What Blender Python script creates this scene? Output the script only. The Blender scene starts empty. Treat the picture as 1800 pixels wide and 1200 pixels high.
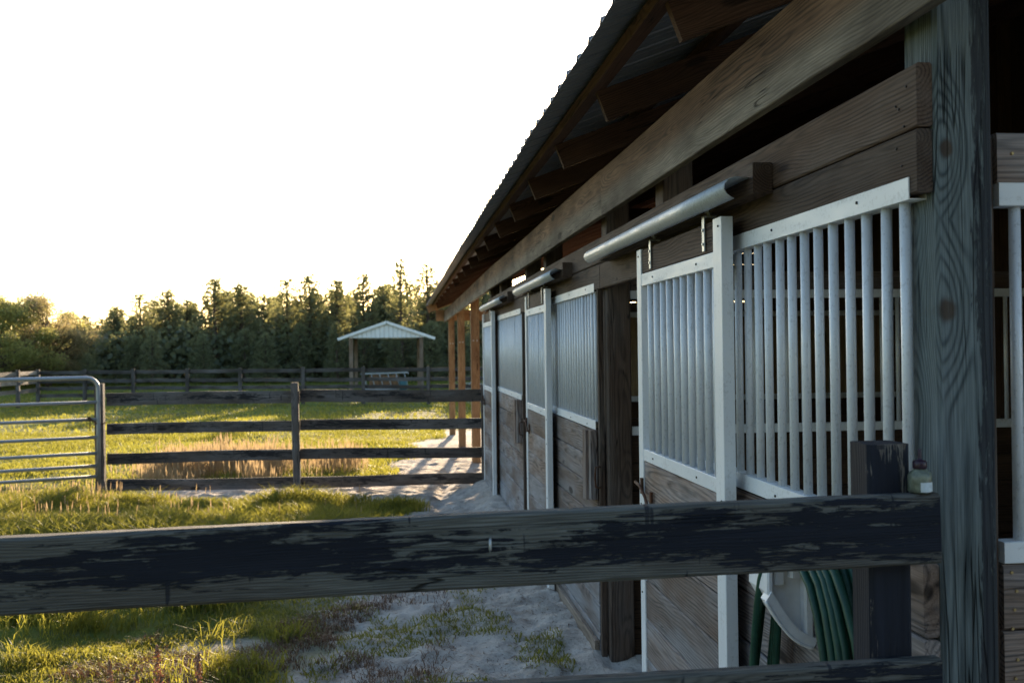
import bpy, math, random
import numpy as np
from mathutils import Vector, Matrix
random.seed(7); rng = np.random.default_rng(11)
sc = bpy.context.scene
col = sc.collection
R = math.radians

# ------------------------------------------------------------------ object helpers
def link(o, parent=None):
    col.objects.link(o)
    if parent is not None: o.parent = parent
    return o
def tag(o, label=None, cat=None, group=None, kind=None):
    if label: o['label'] = label
    if cat: o['category'] = cat
    if group: o['group'] = group
    if kind: o['kind'] = kind
    return o
def thing(name, loc, label, cat, group=None, rz=0.0):
    o = bpy.data.objects.new(name, None); o.empty_display_size = .2
    o.location = loc; o.rotation_euler = (0, 0, rz)
    link(o); return tag(o, label, cat, group)
def wloc(p):
    v = Vector((0, 0, 0))
    while p is not None:
        v = v + Vector(p.location); p = p.parent
    return v
def copy_tree(o, parent=None):
    c = o.copy(); link(c, parent)
    for ch in list(o.children): copy_tree(ch, c)
    return c

class MB:
    """collects shapes into one mesh, with solid-texture coordinates per vertex"""
    def __init__(s): s.v = []; s.f = []; s.g = []; s.d = []; s.sm = []
    def _add(s, vs, fs, gs, seed, smooth):
        b = len(s.v); s.v += [tuple(v) for v in vs]; s.g += [tuple(g) for g in gs]
        s.d += [seed] * len(vs)
        for f in fs: s.f.append(tuple(b + i for i in f)); s.sm.append(smooth)
    def beam(s, p0, p1, w, h, up=(0, 0, 1), nseg=1, cham=.003, bow=0., rough=0., seed=None, roll=0.):
        p0 = Vector(p0); p1 = Vector(p1); ax = (p1 - p0); L = ax.length; ax = ax / L
        up = Vector(up); side = ax.cross(up).normalized(); up = side.cross(ax).normalized()
        seed = seed or (random.random(), random.random(), random.random())
        c = min(cham, w * .3, h * .3)
        prof = [(-w/2 + c, -h/2), (w/2 - c, -h/2), (w/2, -h/2 + c), (w/2, h/2 - c), (w/2 - c, h/2), (-w/2 + c, h/2), (-w/2, h/2 - c), (-w/2, -h/2 + c)]
        vs = []; gs = []; ph = random.random() * 6; ph2 = random.random() * 6
        for k in range(nseg + 1):
            t = k / nseg; q = p0 + ax * (L * t)
            off = up * (bow * math.sin(t * 3.14159 * (1.3 + ph / 6) + ph)) + side * (bow * .5 * math.sin(t * 4 + ph2))
            for (a, b) in prof:
                ra = random.uniform(-rough, rough); rb = random.uniform(-rough, rough)
                vs.append(q + off + side * (a + ra) + up * (b + rb)); gs.append((L * t, a, b))
        fs = []
        for k in range(nseg):
            for j in range(8):
                a = k * 8 + j; b = k * 8 + (j + 1) % 8
                fs.append((a, a + 8, b + 8, b))
        fs.append(tuple(range(0, 8))); fs.append(tuple(nseg * 8 + i for i in range(7, -1, -1)))
        s._add(vs, fs, gs, seed, False); return s
    def box(s, x0, x1, y0, y1, z0, z1, ax='y', **k):
        """box whose grain runs along the axis ax"""
        cx, cy, cz = (x0+x1)/2, (y0+y1)/2, (z0+z1)/2
        if ax == 'y': return s.beam((cx, y0, cz), (cx, y1, cz), abs(x1-x0), z1-z0, (0, 0, 1), **k)
        if ax == 'x': return s.beam((x0, cy, cz), (x1, cy, cz), abs(y1-y0), z1-z0, (0, 0, 1), **k)
        return s.beam((cx, cy, z0), (cx, cy, z1), abs(x1-x0), abs(y1-y0), (0, 1, 0), **k)
    def tube(s, pts, r, n=10, cap=True):
        pts = [Vector(p) for p in pts]; vs = []; gs = []; m = len(pts); prev = None; sl = 0
        rr = r if isinstance(r, (list, tuple)) else [r] * m
        for i, p in enumerate(pts):
            t = (pts[min(i+1, m-1)] - pts[max(i-1, 0)]).normalized()
            ref = prev if prev is not None else (Vector((1, 0, 0)) if abs(t.x) < .8 else Vector((0, 1, 0)))
            n1 = (ref - t * ref.dot(t)).normalized(); prev = n1; n2 = t.cross(n1)
            if i: sl += (p - pts[i-1]).length
            for j in range(n):
                a = 2 * math.pi * j / n
                vs.append(p + (n1 * math.cos(a) + n2 * math.sin(a)) * rr[i]); gs.append((sl, math.cos(a) * rr[i], math.sin(a) * rr[i]))
        fs = []
        for i in range(m - 1):
            for j in range(n):
                a = i*n + j; b = i*n + (j+1) % n
                fs.append((a, b, b + n, a + n))
        seed = (random.random(), random.random(), random.random())
        base = len(s.v); s._add(vs, fs, gs, seed, True)
        if cap:
            s.f.append(tuple(base + j for j in range(n-1, -1, -1))); s.sm.append(False)
            s.f.append(tuple(base + (m-1)*n + j for j in range(n))); s.sm.append(False)
        return s
    def lathe(s, prof, c, n=20):
        return s.tube([(c[0], c[1], c[2] + z) for (r, z) in prof], [r for (r, z) in prof], n)
    def sweep(s, prof, p0, p1, closed=True, smooth=False, xa=(1, 0, 0), za=(0, 0, 1), nseg=1):
        """constant profile of (x,z) offsets extruded from p0 to p1"""
        p0 = Vector(p0); p1 = Vector(p1); xa = Vector(xa); za = Vector(za); n = len(prof); vs = []; gs = []
        for k in range(nseg + 1):
            q = p0.lerp(p1, k / nseg)
            for (a, b) in prof: vs.append(q + xa * a + za * b); gs.append(((p1-p0).length * k / nseg, a, b))
        fs = []
        for k in range(nseg):
            for j in range(n if closed else n - 1):
                a = k*n + j; b = k*n + (j+1) % n; fs.append((a, b, b + n, a + n))
        if closed: fs.append(tuple(range(n-1, -1, -1))); fs.append(tuple(nseg*n + j for j in range(n)))
        s._add(vs, fs, gs, (random.random(), random.random(), random.random()), smooth); return s
    def quad(s, pts, gs=None):
        s._add(pts, [tuple(range(len(pts)))], gs or pts, (random.random(), random.random(), random.random()), False); return s
    def build(s, name, mat, parent=None, origin=None, label=None):
        o0 = wloc(parent) if parent is not None else Vector((0, 0, 0))
        org = Vector(origin) if origin is not None else o0
        me = bpy.data.meshes.new(name)
        me.from_pydata([(v[0]-org.x, v[1]-org.y, v[2]-org.z) for v in s.v], [], s.f)
        me.polygons.foreach_set('use_smooth', s.sm)
        a = me.attributes.new('gc', 'FLOAT_VECTOR', 'POINT'); a.data.foreach_set('vector', np.array(s.g, dtype=np.float32).ravel())
        a = me.attributes.new('sd', 'FLOAT_VECTOR', 'POINT'); a.data.foreach_set('vector', np.array(s.d, dtype=np.float32).ravel())
        me.materials.append(mat); me.update()
        o = bpy.data.objects.new(name, me); o.location = org - o0
        link(o, parent)
        if label: o['label'] = label
        return o

# ------------------------------------------------------------------ node helpers
class NT:
    def __init__(s, name, disp=False):
        s.m = bpy.data.materials.new(name); s.m.use_nodes = True; s.t = s.m.node_tree; s.t.nodes.clear()
        s.out = s.n('ShaderNodeOutputMaterial')
    def n(s, typ, **k):
        x = s.t.nodes.new(typ)
        for a, b in k.items(): setattr(x, a, b)
        return x
    def L(s, a, b): s.t.links.new(a, b)
    def setin(s, sock, v):
        if isinstance(v, bpy.types.NodeSocket): s.L(v, sock)
        else: sock.default_value = v
    def math(s, op, a, b=None, c=None, clamp=False):
        x = s.n('ShaderNodeMath', operation=op); x.use_clamp = clamp
        s.setin(x.inputs[0], a)
        if b is not None: s.setin(x.inputs[1], b)
        if c is not None: s.setin(x.inputs[2], c)
        return x.outputs[0]
    def vm(s, op, a, b=None, scale=None):
        x = s.n('ShaderNodeVectorMath', operation=op); s.setin(x.inputs[0], a)
        if b is not None: s.setin(x.inputs[1], b)
        if scale is not None: s.setin(x.inputs['Scale'], scale)
        return x.outputs['Value'] if op in ('LENGTH', 'DOT_PRODUCT', 'DISTANCE') else x.outputs[0]
    def attr(s, name, out='Vector'): return s.n('ShaderNodeAttribute', attribute_name=name).outputs[out]
    def noise(s, vec, scale=1., detail=2., rough=.5, out='Fac', dist=0.):
        x = s.n('ShaderNodeTexNoise'); s.L(vec, x.inputs['Vector']); x.inputs['Scale'].default_value = scale
        x.inputs['Detail'].default_value = detail; x.inputs['Roughness'].default_value = rough; x.inputs['Distortion'].default_value = dist
        return x.outputs[out]
    def mr(s, v, a, b, c=0., d=1., smooth=False):
        x = s.n('ShaderNodeMapRange'); x.interpolation_type = 'SMOOTHSTEP' if smooth else 'LINEAR'
        s.setin(x.inputs[0], v)
        for i, q in enumerate((a, b, c, d)): s.setin(x.inputs[i+1], q)
        return x.outputs[0]
    def mix(s, f, a, b, mode='MIX'):
        x = s.n('ShaderNodeMix', data_type='RGBA', blend_type=mode); x.clamp_factor = True
        s.setin(x.inputs[0], f)
        for i, q in ((6, a), (7, b)):
            if isinstance(q, (tuple, list)): q = tuple(q) + ((1.,) if len(q) == 3 else ())
            s.setin(x.inputs[i], q)
        return x.outputs[2]
    def bump(s, h, strength=.5, dist=.01, normal=None):
        x = s.n('ShaderNodeBump'); x.inputs['Strength'].default_value = strength; x.inputs['Distance'].default_value = dist
        s.L(h, x.inputs['Height'])
        if normal is not None: s.L(normal, x.inputs['Normal'])
        return x.outputs[0]
    def principled(s, color, rough=.7, metal=0., normal=None, spec=.4, trans=0., **k):
        x = s.n('ShaderNodeBsdfPrincipled')
        if isinstance(color, (tuple, list)): color = tuple(color) + ((1.,) if len(color) == 3 else ())
        s.setin(x.inputs['Base Color'], color); s.setin(x.inputs['Roughness'], rough); s.setin(x.inputs['Metallic'], metal)
        x.inputs['Specular IOR Level'].default_value = spec
        if trans: x.inputs['Transmission Weight'].default_value = trans
        if normal is not None: s.L(normal, x.inputs['Normal'])
        return x.outputs[0]
    def done(s, shader): s.L(shader, s.out.inputs['Surface']); return s.m

def wood(name, early, late, grey=(.16, .17, .18), greyamt=.35, ring=170., paint=None, knots=None, warp=.035, lowgrey=0.,
         knotden=1., spread=.25, stain=.5, bumpst=.6, edgepaint=None, plevel=0., kamp=1., latew=1., crk=1., fibamp=1.35, botgrey=0.):
    t = NT(name); gc = t.attr('gc'); sd = t.attr('sd')
    sdx = t.n('ShaderNodeSeparateXYZ'); t.L(sd, sdx.inputs[0])
    P = t.vm('ADD', gc, t.vm('SCALE', sd, scale=31.))
    wn = t.noise(t.vm('MULTIPLY', P, (1.1, 5., 5.)), 1., 2.5, .5, 'Color')
    wv = t.vm('SCALE', t.vm('SUBTRACT', wn, (.5, .5, .5)), scale=warp * 2)
    cen = t.n('ShaderNodeCombineXYZ'); t.setin(cen.inputs[1], t.math('MULTIPLY_ADD', sdx.outputs[0], .09, -.045))
    t.setin(cen.inputs[2], t.math('MULTIPLY_ADD', sdx.outputs[1], .05, .02))
    q = t.vm('MULTIPLY', t.vm('ADD', t.vm('SUBTRACT', gc, cen.outputs[0]), wv), (0., 1., 1.))
    r = t.vm('LENGTH', q)
    vo = t.n('ShaderNodeTexVoronoi', voronoi_dimensions='3D'); t.L(t.vm('MULTIPLY', P, (1.7 * knotden, 9. * knotden, 5.)), vo.inputs['Vector'])
    vo.inputs['Scale'].default_value = 1.
    kd = vo.outputs['Distance']
    kb = t.mr(kd, .0, .42, kamp, 0., True); kdark = t.mr(kd, .08, .14, kamp, 0., True)
    kheart = t.math('MULTIPLY', kd, 0.)
    if knots:
        for (ks, ka, kr) in knots:
            dv = t.vm('MULTIPLY', t.vm('SUBTRACT', t.vm('ADD', gc, t.vm('SCALE', wv, scale=.25)), (ks, ka, 0)), (.72 / kr, 1. / kr, 0.))
            dv2 = t.vm('MULTIPLY', dv, (.42, 1., 0.))
            dl = t.math('ADD', t.vm('LENGTH', dv), t.math('MULTIPLY_ADD', t.noise(P, 30., 2.), .5, -.25))
            kb = t.math('MAXIMUM', kb, t.mr(t.vm('LENGTH', dv2), 0., 3.4, 1.15, 0., True)); kheart = t.math('MAXIMUM', kheart, t.mr(dl, .55, 1.15, .85, 0., True))
    r2 = t.math('MULTIPLY_ADD', kb, .028, r)
    ph = t.math('MULTIPLY', r2, ring * 6.283)
    sn = t.math('MULTIPLY_ADD', t.math('SINE', ph), .5, .5)
    late_m = t.math('MULTIPLY', t.math('POWER', sn, 2.2), t.mr(t.noise(t.vm('MULTIPLY', P, (2.5, 30., 30.)), 1., 3., .6), .3, .6, .35, 1.))
    fib = t.noise(t.vm('MULTIPLY', P, (7., 260., 260.)), 1., 3., .6)
    fib2 = t.noise(t.vm('MULTIPLY', P, (2., 40., 40.)), 1., 3., .6)
    st = t.noise(t.vm('MULTIPLY', P, (1.3, 5., 5.)), 1., 4., .6)
    c = t.mix(t.math('MULTIPLY', late_m, t.mr(fib2, .3, .7, .55, 1.)), early, late)
    geo = t.n('ShaderNodeNewGeometry'); gz = t.n('ShaderNodeSeparateXYZ'); t.L(geo.outputs['Position'], gz.inputs[0])
    gfac = t.math('MULTIPLY', t.mr(st, .35, .62, 0., 1., True), greyamt)
    if lowgrey: gfac = t.math('ADD', gfac, t.math('MULTIPLY', t.mr(gz.outputs[2], 1.15, .1, 0., 1., True), lowgrey), clamp=True)
    if botgrey:
        sb = t.n('ShaderNodeSeparateXYZ'); t.L(gc, sb.inputs[0])
        gfac = t.math('ADD', t.math('MULTIPLY', gfac, .5), t.math('MULTIPLY', t.mr(t.math('ADD', sb.outputs[2], t.math('MULTIPLY_ADD', st, .12, -.06)), .03, -.07, 0., 1., True), botgrey), clamp=True)
    gr = t.mix(t.math('MULTIPLY', late_m, .6), grey, tuple(g * .45 for g in grey))
    c = t.mix(gfac, c, gr)
    v = t.math('MULTIPLY_ADD', t.math('SUBTRACT', fib, .5), fibamp, 1.)
    v = t.math('MULTIPLY', v, t.mr(st, .25, .75, 1. - stain, 1. + stain * .6))
    v = t.math('MULTIPLY', v, t.math('MULTIPLY_ADD', sdx.outputs[2], spread * 2, 1. - spread))
    cr = t.noise(t.vm('MULTIPLY', P, (1.0, 34., 34.)), 1., 2., .4)
    crack = t.math('MULTIPLY', t.mr(t.math('ABSOLUTE', t.math('SUBTRACT', cr, .5)), .0, .010 + .004*crk, 1., 0., True), t.mr(t.noise(P, 1.7, 1.), .5 - .06*(crk-1), .6 - .06*(crk-1), 0., 1., True))
    v = t.math('MULTIPLY', v, t.math('MULTIPLY_ADD', crack, -.8, 1.))
    v = t.math('MULTIPLY', v, t.math('MULTIPLY_ADD', kdark, -.62, 1.))
    c = t.mix(1., c, t.n('ShaderNodeCombineXYZ').outputs[0], 'MULTIPLY') if False else c
    cv = t.n('ShaderNodeCombineXYZ')
    for i in range(3): t.L(v, cv.inputs[i])
    c = t.mix(1., c, cv.outputs[0], 'MULTIPLY')
    c = t.mix(t.math('MULTIPLY', kdark, .5), c, tuple(x * .5 for x in late))
    if knots: c = t.mix(kheart, c, t.mix(fib2, (.03, .022, .02), (.10, .065, .04)))
    hgt = t.math('ADD', t.math('MULTIPLY', late_m, .45 * latew), t.math('MULTIPLY', fib, .6))
    hgt = t.math('SUBTRACT', hgt, t.math('MULTIPLY', crack, 2.5))
    rough = .78
    if paint or edgepaint:
        pcol = paint or edgepaint
        sx = t.n('ShaderNodeSeparateXYZ'); t.L(gc, sx.inputs[0])
        pn = t.noise(t.vm('MULTIPLY', P, (9., 60., 60.)), 1., 7., .68, dist=.5)
        pn2 = t.noise(t.vm('MULTIPLY', P, (1.6, 5., 5.)), 1., 2., .5)
        pv = t.math('ADD', t.math('MULTIPLY', pn, .72), t.math('MULTIPLY', pn2, .5))
        pv = t.math('ADD', pv, t.math('MULTIPLY_ADD', fib, .30, -.15)); pv = t.math('ADD', pv, t.math('MULTIPLY_ADD', fib2, .34, -.13))
        drip = t.noise(t.vm('MULTIPLY', P, (42., 5., 5.)), 1., 2., .5); dr = t.mr(drip, .67, .71, 0., .8, True)
        if paint:   # thin at the lower edge of a board, thick in the middle
            pv = t.math('ADD', pv, t.mr(t.math('ABSOLUTE', t.math('ADD', sx.outputs[2], -.008)), .02, .075, .07, -.12))
            m = t.mr(pv, .625 - plevel, .665 - plevel, 0., 1., True)
        else:
            pv = t.math('ADD', pv, t.mr(sx.outputs[1], .002, .036, -.25, .14)); m = t.mr(pv, .62, .68, 0., .8, True)
        pc = t.mix(t.mr(fib2, .35, .7, 0., .7), pcol, tuple(x * 1.9 for x in pcol))
        m = t.math('MAXIMUM', m, dr) if paint else m; c = t.mix(m, c, pc); hgt = t.math('ADD', t.math('MULTIPLY', hgt, t.math('MULTIPLY_ADD', m, -.45, 1.)), t.math('MULTIPLY', m, .5))
        rough = t.mr(m, 0., 1., .85, .72)
    nrm = t.bump(hgt, bumpst, .004)
    return t.done(t.principled(c, rough, 0., nrm, spec=.2))

def metal(name, base, rough=.4, met=.0, dirt=(.06, .05, .04), dirtamt=.3, sc_=9., bumps=.05, spangle=0., rust=0.):
    t = NT(name); gc = t.attr('gc'); sd = t.attr('sd'); P = t.vm('ADD', gc, t.vm('SCALE', sd, scale=19.))
    oi = t.n('ShaderNodeObjectInfo'); P = t.vm('ADD', P, t.vm('SCALE', (1., 1., 1.), scale=t.math('MULTIPLY', oi.outputs['Random'], 50.)))
    n1 = t.noise(t.vm('MULTIPLY', P, (1., 6., 6.)), sc_, 5., .65); n2 = t.noise(P, 90., 3., .7); n3 = t.noise(P, 3., 2.)
    d = t.math('MULTIPLY', t.mr(t.math('ADD', t.math('MULTIPLY', n1, .5), t.math('MULTIPLY', n2, .5)), .52, .62, 0., 1., True), dirtamt)
    c = t.mix(t.mr(n3, .3, .7, 0., .35), base, tuple(x * .72 for x in base))
    c = t.mix(d, c, dirt)
    if rust: c = t.mix(t.mr(t.math('ADD', t.math('MULTIPLY', n1, .6), t.math('MULTIPLY', n2, .4)), .55 - rust * .1, .6, 0., 1., True), c, (.12, .045, .02))
    if spangle:
        vo = t.n('ShaderNodeTexVoronoi'); t.L(P, vo.inputs['Vector']); vo.inputs['Scale'].default_value = 130.
        c = t.mix(t.math('MULTIPLY', t.vm('LENGTH', vo.outputs['Color']), spangle * .6), c, tuple(x * 1.35 for x in base))
    nrm = t.bump(t.math('ADD', n1, t.math('MULTIPLY', n2, .4)), bumps, .004)
    return t.done(t.principled(c, t.mr(n1, .3, .7, rough, rough + .2), met, nrm))

def plain(name, c, rough=.6, var=.3, sc_=20., met=0.):
    t = NT(name); P = t.n('ShaderNodeTexCoord').outputs['Object']; n1 = t.noise(P, sc_, 4., .6)
    cc = t.mix(t.mr(n1, .3, .7), tuple(x * (1 - var) for x in c), tuple(min(1, x * (1 + var)) for x in c))
    return t.done(t.principled(cc, rough, met, t.bump(n1, .2, .003)))

M = {}
M['plank'] = wood('weathered_brown_planks', (.29, .20, .15), (.028, .017, .012), grey=(.27, .275, .29), greyamt=.6, lowgrey=.5, ring=78., warp=.055, knotden=.8)
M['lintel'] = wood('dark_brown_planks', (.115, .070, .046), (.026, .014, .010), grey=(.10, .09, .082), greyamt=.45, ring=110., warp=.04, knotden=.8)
M['header'] = wood('yellow_brown_beam', (.17, .090, .048), (.022, .010, .006), botgrey=.85, crk=1.8, grey=(.20, .17, .135), greyamt=.3, stain=.8, ring=105., warp=.055, knotden=.8)
M['rafter'] = wood('red_brown_rafters', (.095, .046, .026), (.045, .020, .011), grey=(.06, .048, .038), greyamt=.2, ring=120.)
M['dpost'] = wood('dark_post', (.13, .085, .06), (.045, .03, .022), grey=(.1, .095, .09), greyamt=.5, ring=110.)
M['gpost'] = wood('green_grey_treated_post', (.165, .195, .195), (.026, .037, .042), grey=(.13, .15, .16), greyamt=.5, ring=150., warp=.014,
                  kamp=0., crk=2.2, knots=[(2.254, -.042, .018), (1.885, -.044, .023)], edgepaint=(.012, .011, .016), fibamp=1.7, knotden=.3, stain=.35, bumpst=1.)
M['gpost2'] = wood('grey_green_inner_post', (.17, .16, .12), (.06, .055, .045), grey=(.14, .17, .16), greyamt=.5, ring=130.)
M['opost'] = wood('orange_brown_post', (.29, .17, .09), (.16, .075, .035), grey=(.24, .19, .11), greyamt=.35, ring=120.)
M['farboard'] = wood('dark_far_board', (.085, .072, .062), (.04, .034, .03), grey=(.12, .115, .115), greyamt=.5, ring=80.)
M['opost2'] = wood('dull_brown_post', (.22, .15, .10), (.12, .08, .05), grey=(.2, .17, .14), greyamt=.5, ring=80.)
M['fboard'] = wood('black_painted_board', (.125, .12, .11), (.035, .033, .03), grey=(.13, .145, .14), greyamt=.6, ring=210., latew=.5, fibamp=2.0, plevel=.005, paint=(.0085, .0105, .017), knotden=.6, stain=.4, bumpst=1.)
M['fpost'] = wood('black_painted_post', (.20, .17, .14), (.08, .06, .05), grey=(.17, .17, .17), greyamt=.5, ring=110., fibamp=2., plevel=.10, paint=(.010, .012, .019))
M['mboard'] = wood('grey_black_fence_board', (.17, .14, .12), (.06, .05, .042), grey=(.17, .165, .165), greyamt=.6, ring=110., plevel=-.10, paint=(.022, .021, .022))
M['board_lit'] = wood('pale_sunlit_fence_board', (.32, .25, .19), (.15, .11, .08), grey=(.26, .24, .22), greyamt=.4, ring=110.)  # sunlight on the corner fence boards is put into this paler tone
M['tan'] = wood('tan_pine_boards', (.34, .24, .13), (.2, .12, .06), grey=(.3, .24, .16), greyamt=.2, ring=70.)
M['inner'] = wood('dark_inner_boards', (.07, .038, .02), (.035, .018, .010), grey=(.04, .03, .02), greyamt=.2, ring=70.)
M['white'] = metal('white_painted_steel', (.78, .80, .81), .42, .05, dirt=(.3, .28, .25), dirtamt=.25, sc_=5.)
M['bar'] = metal('white_round_bars', (.74, .765, .79), .33, .15, dirt=(.2, .19, .18), dirtamt=.28, sc_=22.)
M['galv'] = metal('galvanised_steel', (.40, .42, .43), .45, .5, dirtamt=.3, sc_=8., spangle=1.)
M['roof'] = metal('galvalume_roofing', (.22, .23, .245), .42, .45, dirtamt=.2, sc_=4.)
M['gate'] = metal('galvanised_gate_tube', (.40, .42, .44), .4, .6, dirtamt=.2)
M['strap'] = metal('zinc_strap', (.5, .52, .52), .35, .6, dirtamt=.2)
M['rust'] = metal('rusty_iron', (.10, .055, .035), .7, .4, dirtamt=.3, rust=.5)
M['screw'] = metal('brass_screw', (.45, .33, .16), .4, .8, dirtamt=.2)
M['dark'] = metal('black_bolt', (.02, .02, .022), .5, .5, dirtamt=0.)
M['plastic'] = plain('white_grey_plastic', (.78, .78, .77), .45, .12, 12.)
M['hose'] = plain('green_hose_rubber', (.010, .058, .036), .42, .3, 30.)
M['shed'] = metal('white_shed_metal', (.72, .74, .72), .45, .05, dirtamt=.1)
M['hay'] = plain('brown_hay', (.22, .12, .06), .9, .5, 8.)
M['teal'] = plain('teal_plastic', (.03, .12, .14), .5, .2, 6.)
M['sign'] = metal('white_tube', (.42, .43, .43), .4, .2, dirtamt=.1)
M['bottle'] = plain('cloudy_green_bottle', (.15, .17, .13), .3, .5, 60.)
M['purple'] = plain('dark_purple_cap', (.028, .012, .024), .35, .2, 30.)
M['label'] = plain('pale_label', (.55, .62, .66), .6, .2, 90.)

# ------------------------------------------------------------------ numpy value noise
def vnoise(x, y, seed=0):
    x = np.asarray(x, dtype=np.float64); y = np.asarray(y, dtype=np.float64)
    xi = np.floor(x).astype(np.int64); yi = np.floor(y).astype(np.int64); fx = x - xi; fy = y - yi
    fx = fx*fx*(3-2*fx); fy = fy*fy*(3-2*fy)
    def h(a, b):
        n = (a * 374761393 + b * 668265263 + seed * 144665) & 0xffffffff
        n = ((n ^ (n >> 13)) * 1274126177) & 0xffffffff
        return ((n ^ (n >> 16)) & 0xffff) / 65535.
    return (h(xi, yi)*(1-fx) + h(xi+1, yi)*fx)*(1-fy) + (h(xi, yi+1)*(1-fx) + h(xi+1, yi+1)*fx)*fy
def fbm(x, y, seed=0, o=3):
    s = 0; a = .5; t = 0
    for k in range(o): s = s + a*vnoise(x*2**k, y*2**k, seed+k); t += a; a *= .5
    return s / t
def sstep(v, a, b):
    t = np.clip((v - a) / (b - a), 0, 1); return t*t*(3-2*t)

def sandmask(x, y):
    n = fbm(x*1.1, y*1.1, 3) - .5; n2 = fbm(x*4, y*4, 9) - .5
    ye = [0, 7, 9, 10.3, 11.2, 12.2, 12.5, 13.8, 14.3, 16, 18, 21.5, 23, 25, 27]
    xe = [-.55, -.55, -.3, -.1, .0, -.1, -3.6, -3.3, -.35, -.12, .1, .2, .75, 2.5, 3.]
    edge = np.interp(y, ye, xe)
    s = sstep(x + n*.9 + n2*.35, edge - .12, edge + .25)
    s = np.maximum(s, sstep(x, 1.0, 1.2) * (1 - sstep(y, 25, 27)))
    bare = (1 - sstep(y, 9, 10)) * sstep(x, -2.6, -1.2) * sstep(fbm(x*1.7+5, y*1.7, 21), .55, .68) * .6
    return np.maximum(s, bare * (1 - s))
def height(x, y):
    b = np.interp(y, [0, 13, 17, 21, 30, 42, 50, 62, 80, 200, 900], [0, 0, -.05, -.14, -.25, -.36, -.2, .0, .3, 1.5, 6])
    near = 1 - sstep(y, 16, 26)
    s = sandmask(x, y)
    b = b + (fbm(x*.35, y*.35, 5) - .5) * .22 * sstep(np.hypot(x - 1.2, (y - 8) * .25), 1.0, 5)
    b = b + near * s * ((fbm(x*5, y*5, 31) - .5) * .08 + (fbm(x*14, y*14, 37, 2) - .5) * .036)
    b = b + near * (1 - s) * ((fbm(x*2.2, y*2.2, 41) - .5) * .10)
    b = b + .12 * np.exp(-((x - 1.12) / .22)**2) * sstep(y, 6.5, 9.5) * (1 - sstep(y, 13.2, 15)) * (x < 1.5)
    rut = np.exp(-((x - (.62 + .18*np.sin(y*.45))) / .09)**2)
    b = b - near * .045 * rut * sstep(y, 9, 11)
    return b
def hz(x, y): return float(height(np.array([x]), np.array([y]))[0])

# ------------------------------------------------------------------ ground
def axis(segs):
    out = []
    for a, b, n in segs: out += list(np.linspace(a, b, n, endpoint=False))
    return np.array(out + [segs[-1][1]])
gx = axis([(-900, -80, 30), (-80, -12, 60), (-12, -4, 80), (-4, 1.4, 190), (1.4, 6, 40), (6, 20, 30), (20, 80, 30), (80, 900, 30)])
gy = axis([(-60, 0, 20), (0, 4.5, 40), (4.5, 14.5, 300), (14.5, 26, 160), (26, 60, 110), (60, 120, 40), (120, 900, 40)])
GX, GY = np.meshgrid(gx, gy); GZ = height(GX, GY); nx, ny = len(gx), len(gy)
V = np.stack([GX.ravel(), GY.ravel(), GZ.ravel()], 1)
ii = np.arange(nx*ny).reshape(ny, nx); F = np.stack([ii[:-1, :-1], ii[:-1, 1:], ii[1:, 1:], ii[1:, :-1]], -1).reshape(-1, 4)
def np_mesh(name, V, F, mat, attrs=None, smooth=False, colors=None):
    me = bpy.data.meshes.new(name); me.vertices.add(len(V)); me.vertices.foreach_set('co', V.astype(np.float32).ravel())
    fl = [f.shape[1] for f in F] if isinstance(F, list) else [F.shape[1]]
    Fs = F if isinstance(F, list) else [F]
    idx = np.concatenate([f.ravel() for f in Fs]); tot = np.concatenate([np.full(len(f), f.shape[1]) for f in Fs])
    me.loops.add(len(idx)); me.loops.foreach_set('vertex_index', idx.astype(np.int32))
    me.polygons.add(len(tot)); me.polygons.foreach_set('loop_start', (np.cumsum(tot) - tot).astype(np.int32))
    me.polygons.foreach_set('loop_total', tot.astype(np.int32))
    me.polygons.foreach_set('use_smooth', np.full(len(tot), smooth))
    for k, a in (attrs or {}).items():
        if a.ndim == 1: at = me.attributes.new(k, 'FLOAT', 'POINT'); at.data.foreach_set('value', a.astype(np.float32))
        else: at = me.attributes.new(k, 'FLOAT_VECTOR', 'POINT'); at.data.foreach_set('vector', a.astype(np.float32).ravel())
    me.materials.append(mat); me.update(calc_edges=True); me.validate()
    return bpy.data.objects.new(name, me)

t = NT('ground_sand_and_turf'); P = t.n('ShaderNodeNewGeometry').outputs['Position']; sm_ = t.attr('sand', 'Fac')
n1 = t.noise(P, 6., 5., .65); n2 = t.noise(P, 45., 4., .7); n3 = t.noise(P, .35, 3., .5); n4 = t.noise(P, 1.6, 4., .6)
sandc = t.mix(t.mr(n1, .35, .65), (.43, .385, .335), (.66, .60, .53))
sandc = t.mix(t.mr(n2, .55, .68, 0., .6, True), sandc, (.16, .115, .085))
sandc = t.mix(t.mr(t.math('ADD', t.math('MULTIPLY', n4, .6), t.math('MULTIPLY', n1, .4)), .52, .60, 0., .55, True), sandc, (.22, .17, .13))
turf = t.mix(t.mr(n4, .35, .65), (.075, .095, .02), (.16, .15, .035))
turf = t.mix(t.mr(n3, .4, .62, 0., .8, True), turf, (.12, .17, .03))
turf = t.mix(t.mr(n1, .5, .7, 0., .5), turf, (.16, .12, .05))
cc = t.mix(sm_, turf, sandc)
bh = t.math('ADD', t.math('MULTIPLY', n1, 1.), t.math('MULTIPLY', n2, .45))
M['ground'] = t.done(t.principled(cc, .95, 0., t.bump(bh, .9, .05), spec=.1))
SM = sandmask(GX, GY).ravel()
g = np_mesh('ground', V, F, M['ground'], {'sand': SM}, smooth=True); link(g); tag(g, 'sandy track and paddock turf', None, kind='structure')

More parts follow.
